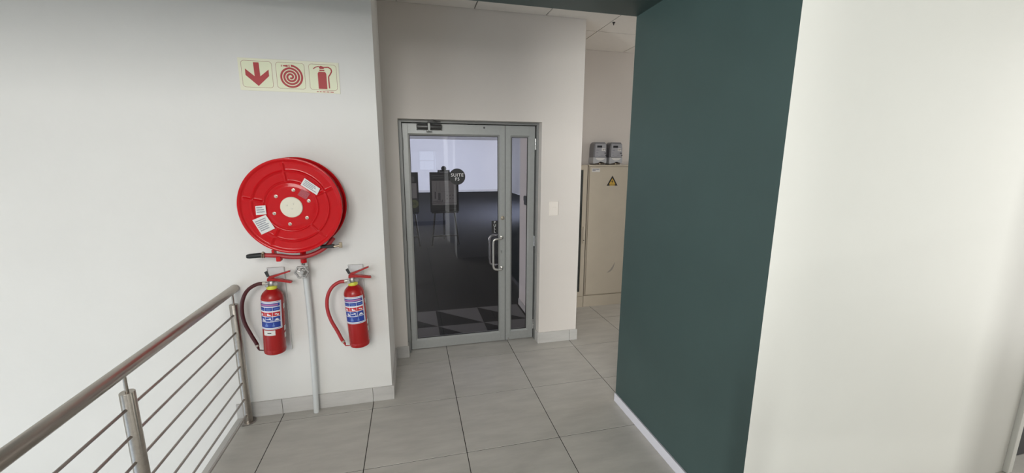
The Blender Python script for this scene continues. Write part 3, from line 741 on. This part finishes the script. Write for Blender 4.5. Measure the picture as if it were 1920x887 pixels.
# ---- extinguishers
def extinguisher(label, base, tilt, hose_pts, hose_m, extra):
    t = thing('fire_extinguisher', label, 'fire extinguisher', base, 'fire extinguishers under the hose reel')
    bx, by, bz = base; r = 0.0655
    A = lambda x, y, z: (bx+x, by+y, bz+z)
    bm = NB(); add_lathe(bm, [(0, 0.006), (0.048, 0.004), (0.058, 0.0), (0.063, 0.004), (r, 0.016), (r, 0.030), (r-0.001, 0.033), (r, 0.036), (r, 0.372), (r-0.002, 0.386), (0.056, 0.404), (0.044, 0.418), (0.030, 0.430), (0.023, 0.438), (0, 0.438)], base, (0, 0, 1), 48)
    body = obj('cylinder', bm, M_red_cyl, t, smooth=True)
    bm = NB(); add_lathe(bm, [(0.0, 0.432), (0.029, 0.432), (0.031, 0.437), (0.031, 0.450), (0.028, 0.454), (0, 0.454)], base, (0, 0, 1), 28)
    obj('neck_ring', bm, M_yellow, t, smooth=True)
    bm = NB(); add_lathe(bm, [(0, 0.452), (0.020, 0.452), (0.022, 0.458), (0.022, 0.478), (0.016, 0.486), (0, 0.486)], base, (0, 0, 1), 20)
    add_tube(bm, [A(0, -0.005, 0.468), A(-0.048, -0.005, 0.468)], 0.0085, 10)
    add_lathe(bm, [(0, 0), (0.013, 0), (0.014, 0.012), (0.011, 0.016), (0, 0.016)], A(0.028, -0.020, 0.472), (0.35, -1, 0), 18)
    add_lathe(bm, [(0, 0), (0.010, 0), (0.010, 0.014), (0, 0.014)], A(-0.020, -0.018, 0.460), (0, -1, 0), 14)
    obj('valve', bm, M_valve, t, smooth=True)
    bm = NB(); add_prism(bm, [(bx-0.022, bz+0.484), (bx+0.020, bz+0.486), (bx+0.110, bz+0.470), (bx+0.121, bz+0.472), (bx+0.118, bz+0.482), (bx+0.100, bz+0.486), (bx+0.024, bz+0.502), (bx-0.020, bz+0.503)], 1, by-0.014, by+0.012)
    obj('carry_handle', bm, M_red_cyl, t)
    bm = NB(); add_prism(bm, [(bx-0.012, bz+0.502), (bx+0.012, bz+0.505), (bx+0.060, bz+0.525), (bx+0.112, bz+0.543), (bx+0.110, bz+0.552), (bx+0.050, bz+0.532), (bx+0.008, bz+0.520), (bx-0.014, bz+0.514)], 1, by-0.010, by+0.010)
    obj('squeeze_lever', bm, M_red_cyl, t)
    bm = NB(); add_prism(bm, [(bx-0.034, bz+0.545), (bx-0.018, bz+0.553), (bx-0.004, bz+0.518), (bx-0.020, bz+0.512)], 1, by-0.016, by-0.012)
    obj('seal_tag', bm, M_black, t)
    bm = NB(); add_tube(bm, [A(*p) for p in hose_pts], 0.0115, 12, 6)
    hz = obj('hose', bm, hose_m, t, smooth=True)
    e = hose_pts[-1]; e0 = hose_pts[-2]; d = (Vector(e)-Vector(e0)).normalized()
    bm = NB(); add_tube(bm, [A(*(Vector(e)-d*0.010)), A(*(Vector(e)+d*0.002))], 0.0128, 12); obj('hose_band', bm, M_bolt, hz)
    bm = NB(); add_tube(bm, [A(*e), A(*(Vector(e)+d*0.020)), A(*(Vector(e)+Vector((0.010, 0, -0.030)))), A(*(Vector(e)+Vector((0.035, 0, -0.034)))), A(-r+0.002, 0, e[2]-0.030)], lambda q: 0.0095-0.0065*min(1, q*1.6), 10)
    obj('hose_tip', bm, hose_m, hz, smooth=True)
    s = hose_pts[0]
    bm = NB(); add_tube(bm, [A(s[0]-0.008, s[1], s[2]), A(s[0]+0.012, s[1], s[2])], 0.0128, 12); obj('hose_ferrule', bm, M_bolt, hz)
    # printed label wrapped round the cylinder
    a0, a1 = -74, 62; z0, z1 = bz+0.178, bz+0.366
    def cp(r_, u0, u1, v0, v1, bm=None):
        b = bm or NB(); add_cyl_patch(b, bx, by, r_, a0+(a1-a0)*u0, a0+(a1-a0)*u1, z0+(z1-z0)*v0, z0+(z1-z0)*v1, max(2, int(16*(u1-u0)))); return b
    lb = obj('label', cp(r+0.0006, 0, 1, 0, 1), M_label_w, body, smooth=True, recalc=False)
    for (u0, u1, v0, v1, m_) in ((0.03, 0.97, 0.965, 0.978, M_label_b), (0.03, 0.97, 0.022, 0.035, M_label_b), (0.03, 0.04, 0.035, 0.965, M_label_b), (0.96, 0.97, 0.035, 0.965, M_label_b)):
        obj('label_rule', cp(r+0.0010, u0, u1, v0, v1), m_, body, recalc=False)
    for (u0, u1, v0, v1, m_) in ((0.075, 0.925, 0.82, 0.93, M_label_b), (0.075, 0.345, 0.665, 0.79, M_label_b), (0.36, 0.635, 0.665, 0.79, M_label_b), (0.65, 0.925, 0.665, 0.79, M_label_b),
                             (0.075, 0.345, 0.475, 0.615, M_label_r), (0.36, 0.635, 0.475, 0.615, M_label_r), (0.65, 0.925, 0.475, 0.615, M_label_r),
                             (0.075, 0.345, 0.29, 0.455, M_label_b), (0.36, 0.635, 0.29, 0.455, M_label_b), (0.65, 0.925, 0.29, 0.455, M_label_b), (0.075, 0.925, 0.065, 0.27, M_label_b)):
        obj('label_cell', cp(r+0.0010, u0, u1, v0, v1), m_, body, recalc=False)
    bm = NB()
    for (u0, u1, v0, v1) in ((0.13, 0.27, 0.50, 0.53), (0.16, 0.24, 0.53, 0.57), (0.44, 0.50, 0.50, 0.58), (0.50, 0.56, 0.50, 0.54), (0.55, 0.59, 0.50, 0.52), (0.72, 0.80, 0.53, 0.57), (0.80, 0.87, 0.50, 0.55),
                             (0.22, 0.27, 0.31, 0.40), (0.25, 0.33, 0.31, 0.36), (0.40, 0.50, 0.36, 0.385), (0.50, 0.58, 0.36, 0.41), (0.56, 0.60, 0.31, 0.34), (0.70, 0.88, 0.315, 0.35), (0.74, 0.84, 0.35, 0.385)):
        cp(r+0.0014, u0, u1, v0, v1, bm)
    obj('label_icons', bm, M_label_w, body, recalc=False)['kind'] = 'stuff'
    bm = NB()
    for (u0, u1, v0, v1) in ((0.10, 0.32, 0.70, 0.72), (0.40, 0.60, 0.73, 0.75), (0.42, 0.58, 0.69, 0.71), (0.70, 0.88, 0.71, 0.74), (0.34, 0.46, 0.11, 0.18), (0.37, 0.43, 0.18, 0.23), (0.62, 0.70, 0.11, 0.16), (0.64, 0.68, 0.16, 0.24)):
        cp(r+0.0014, u0, u1, v0, v1, bm)
    obj('label_pale_marks', bm, M_label_b2, body, recalc=False)['kind'] = 'stuff'
    obj('label_heading', cp(r+0.0014, 0.12, 0.85, 0.845, 0.90), M_label_p, body, recalc=False)
    for zz in (0.10, 0.15, 0.30):
        bm = NB(); add_cyl_patch(bm, bx, by, r+0.0006, 76, 100, bz+zz, bz+zz+0.035, 6)
        obj('side_sticker', bm, M_sticker, body, recalc=False)
    if extra:
        bm = NB(); add_cyl_patch(bm, bx, by, r+0.0007, -40, 22, bz+0.138, bz+0.172, 8)
        st = obj('date_sticker', bm, M_sticker, body, recalc=False)
        bm = NB(); add_cyl_patch(bm, bx, by, r+0.0011, -18, 2, bz+0.151, bz+0.157, 4)
        obj('ink_mark', bm, M_print, st, recalc=False)
    t.rotation_euler = (0, math.radians(tilt), 0)
    return t
h1 = [(-0.042, -0.003, 0.468), (-0.085, -0.003, 0.462), (-0.135, -0.002, 0.428), (-0.166, -0.001, 0.372), (-0.178, 0, 0.303), (-0.170, 0, 0.216), (-0.136, 0, 0.124), (-0.110, 0, 0.066), (-0.104, 0, 0.045)]
extinguisher('red fire extinguisher with darker red hose, beside the stair railing', (0.618, -0.600, 0.512), 2.6, h1, M_hose_dark, True)
h2 = [(-0.042, -0.003, 0.462), (-0.085, -0.003, 0.460), (-0.134, -0.002, 0.428), (-0.168, -0.001, 0.365), (-0.178, 0, 0.284), (-0.165, 0, 0.203), (-0.134, 0, 0.118), (-0.114, 0, 0.058), (-0.104, 0, 0.036)]
extinguisher('red fire extinguisher with bright red hose, between white pipe and wall corner', (1.146, -0.600, 0.502), -2.4, h2, M_red_hose, False)
def bracket(label, x0, x1, z0, z1):
    t = thing('mounting_plate', label, 'bracket', ((x0+x1)/2, WY, z0), 'extinguisher mounting plates')
    bm = NB(); add_box(bm, x0, x1, WY-0.012, WY, z0, z1, bev=0.0015); obj('plate', bm, M_bracket, t)
    obj('flange', boxes((x0, x0+0.006, WY-0.022, WY-0.012, z0, z1), (x1-0.006, x1, WY-0.022, WY-0.012, z0, z1), (x0+0.006, x1-0.006, WY-0.022, WY-0.012, z1-0.006, z1)), M_bracket, t)
    xm = (x0+x1)/2
    bm = NB(); add_tube(bm, [(xm, WY-0.012, z1-0.05), (xm, WY-0.05, z1-0.05), (xm, WY-0.055, z1-0.04)], 0.006, 8); obj('hook', bm, M_bracket, t)
bracket('white mounting plate behind the extinguisher nearer the railing', 0.590, 0.694, 0.475, 1.060)
bracket('white mounting plate behind the extinguisher nearer the wall corner', 1.088, 1.186, 0.485, 1.050)

# ================================================================== STAIR RAILING
PXX = 0.392
rl = thing('stair_railing', 'brushed steel railing with horizontal rods along the stairwell edge', 'railing', (PXX, -1.6, 0))
bm = NB(); add_tube(bm, [(PXX, -4.4, 0.934), (PXX, -0.512, 0.934)], 0.0265, 28)
add_lathe(bm, [(0.0265, 0), (0.0245, 0.006), (0.018, 0.009), (0, 0.010)], (PXX, -0.512, 0.934), (0, 1, 0), 28, caps=False)
obj('handrail', bm, M_steel, rl, smooth=True)
posts = [-0.553, -1.583, -2.613, -3.643]
for py in posts:
    bm = NB(); add_lathe(bm, [(0, 0.004), (0.0255, 0.004), (0.0255, 0.838), (0.0245, 0.840), (0, 0.840)], (PXX, py, 0), (0, 0, 1), 32)
    p = obj('post', bm, M_steel, rl, smooth=True)
    bm = NB(); add_lathe(bm, [(0, 0.0005), (0.049, 0.0005), (0.049, 0.004), (0.046, 0.007), (0.027, 0.007), (0, 0.007)], (PXX, py, 0), (0, 0, 1), 32)
    obj('base_flange', bm, M_steel_d, p, smooth=True)
    bm = NB(); add_tube(bm, [(PXX, py, 0.838), (PXX, py, 0.912)], 0.0065, 12)
    obj('rail_pin', bm, M_steel, p, smooth=True)
rod_z = [0.062+0.1185*k for k in range(7)]
for a, b in zip(posts[1:] + [-4.4], posts):
    for z in rod_z:
        bm = NB(); add_tube(bm, [(PXX, a+0.0, z), (PXX, b, z)], 0.0062, 10)
        obj('rod', bm, M_steel_d, rl, smooth=True)

# ================================================================== RIGHT: switch, cabinets, meters
sw = thing('light_switch', 'square cream light switch right of the glass door', 'light switch', (2.809, DY, 1.257))
obj('face_plate', boxes((2.766, 2.852, DY-0.009, DY, 1.257, 1.387), bev=0.002), M_switch, sw)
bm = NB(); add_box(bm, 2.788, 2.826, DY-0.0125, DY-0.009, 1.305, 1.335, bev=0.001); obj('rocker', bm, M_switch, sw)

CY = 0.955
cb = thing('electrical_cabinet', 'tall beige metal electrical cabinet with yellow warning triangle', 'cabinet', (3.9, 1.0, 0))
obj('body', boxes((3.520, 4.30, CY+0.018, 1.03, 0.142, 1.712)), M_cab, cb)
obj('plinth', boxes((3.514, 4.30, CY+0.012, 1.03, 0, 0.139)), M_cab, cb)
cd = obj('door', boxes((3.532, 4.29, CY, CY+0.016, 0.156, 1.690), bev=0.003), M_cab, cb)
obj('top_lip', boxes((3.516, 4.30, CY-0.004, CY+0.018, 1.693, 1.713), bev=0.002), M_cab, cb)
bm = NB(); add_prism(bm, [(3.748, 1.472), (3.888, 1.472), (3.818, 1.588)], 1, CY-0.0012, CY)
ws_ = obj('warning_triangle', bm, M_black, cd); ws_['label'] = 'yellow and black electricity warning triangle'
bm = NB(); add_prism(bm, [(3.776, 1.488), (3.860, 1.488), (3.818, 1.558)], 1, CY-0.0020, CY-0.0012); obj('yellow_field', bm, M_warn, ws_)
bm = NB(); add_prism(bm, [(3.822, 1.545), (3.804, 1.517), (3.817, 1.518), (3.812, 1.496), (3.831, 1.524), (3.818, 1.523)], 1, CY-0.0028, CY-0.0020); obj('lightning_bolt', bm, M_black, ws_)
obj('caption_strip', boxes((3.785, 3.852, CY-0.0022, CY-0.0012, 1.474, 1.484)), M_warn, ws_)
st = obj('rating_sticker', boxes((3.556, 3.655, CY-0.001, CY, 1.632, 1.672)), M_sticker, cd)
obj('small_print', boxes((3.562, 3.648, CY-0.0016, CY-0.001, 1.656, 1.666), (3.562, 3.60, CY-0.0016, CY-0.001, 1.640, 1.652)), M_sticker_g, st)
# crescent scuff
bm = NB(); o_ = []; i_ = []
for k in range(13):
    a = math.radians(-100+100*k/12); o_.append((3.815+0.088*math.cos(a), 0.545+0.125*math.sin(a))); i_.append((3.813+0.088*math.cos(a)-0.016*math.sin(PI*k/12), 0.547+0.125*math.sin(a)+0.012*math.sin(PI*k/12)))
add_prism(bm, o_+i_[::-1][1:-1], 1, CY-0.0008, CY); obj('scuff', bm, mat('scuffed_paint', (0.34, 0.31, 0.27), 0.6), cd)

cb2 = thing('glazed_cabinet', 'beige cabinet with dark glazed door, partly hidden by the wall', 'cabinet', (3.29, 1.0, 0))
obj('body', boxes((3.085, 3.10, CY+0.018, 1.03, 0.142, 1.712), (3.485, 3.508, CY+0.018, 1.03, 0.142, 1.712), (3.10, 3.485, CY+0.018, 1.03, 1.69, 1.712), (3.10, 3.485, CY+0.018, 1.03, 0.142, 0.17), (3.10, 3.485, 1.02, 1.03, 0.17, 1.69)), M_cab, cb2)
obj('plinth', boxes((3.085, 3.508, CY+0.012, 1.03, 0, 0.139)), M_cab, cb2)
gd = obj('door', boxes((3.088, 3.14, CY, CY+0.016, 0.145, 1.705), (3.452, 3.502, CY, CY+0.016, 0.145, 1.705), (3.14, 3.452, CY, CY+0.016, 1.655, 1.705), (3.14, 3.452, CY, CY+0.016, 0.145, 0.20)), M_cab, cb2)
obj('pane', boxes((3.14, 3.452, CY+0.006, CY+0.010, 0.20, 1.655)), M_cabglass, gd)
obj('pane_seal', boxes((3.430, 3.452, CY+0.010, CY+0.017, 0.20, 1.655)), M_meter, gd)
obj('back_panel', boxes((3.10, 3.485, 1.012, 1.02, 0.17, 1.69)), mat('cabinet_inside', (0.10, 0.10, 0.09), 0.7), cb2)
bm = NB(); add_box(bm, 3.468, 3.490, CY-0.014, CY, 0.80, 1.00, bev=0.005); hd = obj('handle', bm, M_cab, gd)
bm = NB(); add_lathe(bm, [(0, -0.016), (0.006, -0.016), (0.007, -0.013), (0, -0.013)], (3.479, CY, 0.835), (0, 1, 0), 12); obj('key_lock', bm, M_black, hd)
obj('gap_shade', boxes((3.509, 3.513, CY+0.020, 1.03, 0.0, 1.70)), M_cab_d, cb2)  # dark strip standing in for the shade between the two cabinets

def meter(label, x0, x1):
    t = thing('electricity_meter', label, 'meter', ((x0+x1)/2, 1.03, 1.716), 'electricity meters')
    w = x1-x0; yb = 1.055; yf = 0.935; zb = 1.716; zt_ = 1.965
    bm = NB(); add_prism(bm, [(x0, 1.79), (x0+0.002, 1.90), (x0+0.010, 1.945), (x0+0.030, zt_), (x1-0.025, zt_), (x1-0.008, 1.945), (x1, 1.90), (x1, 1.79)], 1, yf, yb-0.004)
    b = obj('case', bm, M_meter, t)
    bm = NB(); add_prism(bm, [(x0-0.004, 1.795), (x0-0.006, 1.745), (x0, 1.724), (x0+w*0.3, 1.732), (x0+w*0.55, 1.748), (x0+w*0.75, 1.742), (x1-0.006, 1.728), (x1, 1.745), (x1, 1.795)], 1, yf-0.012, yb-0.006)
    c = obj('terminal_cover', bm, M_meter_w, t)
    obj('terminal_block', boxes((x0+0.012, x1-0.012, yf+0.02, yb-0.008, zb, 1.735)), M_cab_d, t)
    bm = NB(); n = 12
    pts = [(x0+w*0.5+w*0.36*math.cos(PI+PI*k/n), 1.790+0.028*math.sin(PI+PI*k/n)) for k in range(n+1)]
    add_prism(bm, pts, 1, yf-0.0135, yf-0.012); obj('cover_window', bm, M_label_w if False else M_sticker, c)
    obj('face', boxes((x0+w*0.12, x1-w*0.03, yf-0.003, yf, 1.802, 1.945), bev=0.001), M_meter_w if False else M_meter_f, t)
    obj('display', boxes((x0+w*0.26, x0+w*0.64, yf-0.0045, yf-0.003, 1.905, 1.928)), M_meter_d, t)
    obj('rating_plate', boxes((x0+w*0.62, x0+w*0.90, yf-0.0045, yf-0.003, 1.868, 1.898)), M_sticker, t)
    obj('button', boxes((x0+w*0.70, x0+w*0.76, yf-0.007, yf-0.0045, 1.876, 1.886), (x0+w*0.84, x0+w*0.88, yf-0.007, yf-0.0045, 1.880, 1.890), (x0+w*0.86, x0+w*0.93, yf-0.009, yf-0.003, 1.838, 1.850), (x0+w*0.93, x0+w*1.02, yf-0.006, yf+0.004, 1.812, 1.824)), M_black, t)
    obj('print_lines', boxes((x0+w*0.2, x0+w*0.42, yf-0.0040, yf-0.003, 1.870, 1.882), (x0+w*0.2, x0+w*0.36, yf-0.0040, yf-0.003, 1.842, 1.852), (x0+w*0.2, x0+w*0.36, yf-0.0040, yf-0.003, 1.815, 1.823), (x0+w*0.55, x0+w*0.8, yf-0.0040, yf-0.003, 1.812, 1.818)), M_sticker_g, t)
    bm = NB(); add_tube(bm, [(x0+w*0.5, yf+0.01, 1.735), (x0+w*0.52, yf+0.005, 1.7155)], 0.004, 8); add_tube(bm, [(x0+w*0.58, yf+0.012, 1.735), (x0+w*0.57, yf+0.008, 1.7155)], 0.004, 8)
    obj('wire', bm, M_brass, t)
meter('grey electricity meter on the cabinet top, nearer the cream wall corner', 3.557, 3.715)
meter('grey electricity meter on the cabinet top, nearer the green wall', 3.756, 3.914)
bm = NB(); add_box(bm, 3.395, 3.455, 1.036, 1.054, 1.715, 1.86, bev=0.003)
o = obj('junction_cover', bm, M_plaster2); tag(o, 'small cream cover plate on the wall above the glazed cabinet', 'cover plate')
bm = NB(); add_lathe(bm, [(0, 0.0), (0.012, 0.0), (0.012, -0.006), (0.004, -0.008), (0.004, -0.022), (0, -0.024)], (3.338, 0.158, CZ), (0, 0, 1), 12)
o = obj('ceiling_hook', bm, M_black); tag(o, 'tiny dark hook in the corridor ceiling panel', 'hook')

# print too fine to pick apart stays joined
for o in bpy.data.objects:
    if o.type == 'MESH' and o.name.split('.')[0] in ('small_print', 'plan_lines', 'heading_bars', 'print_lines', 'wire', 'button', 'hub_screw'):
        o['kind'] = 'stuff'
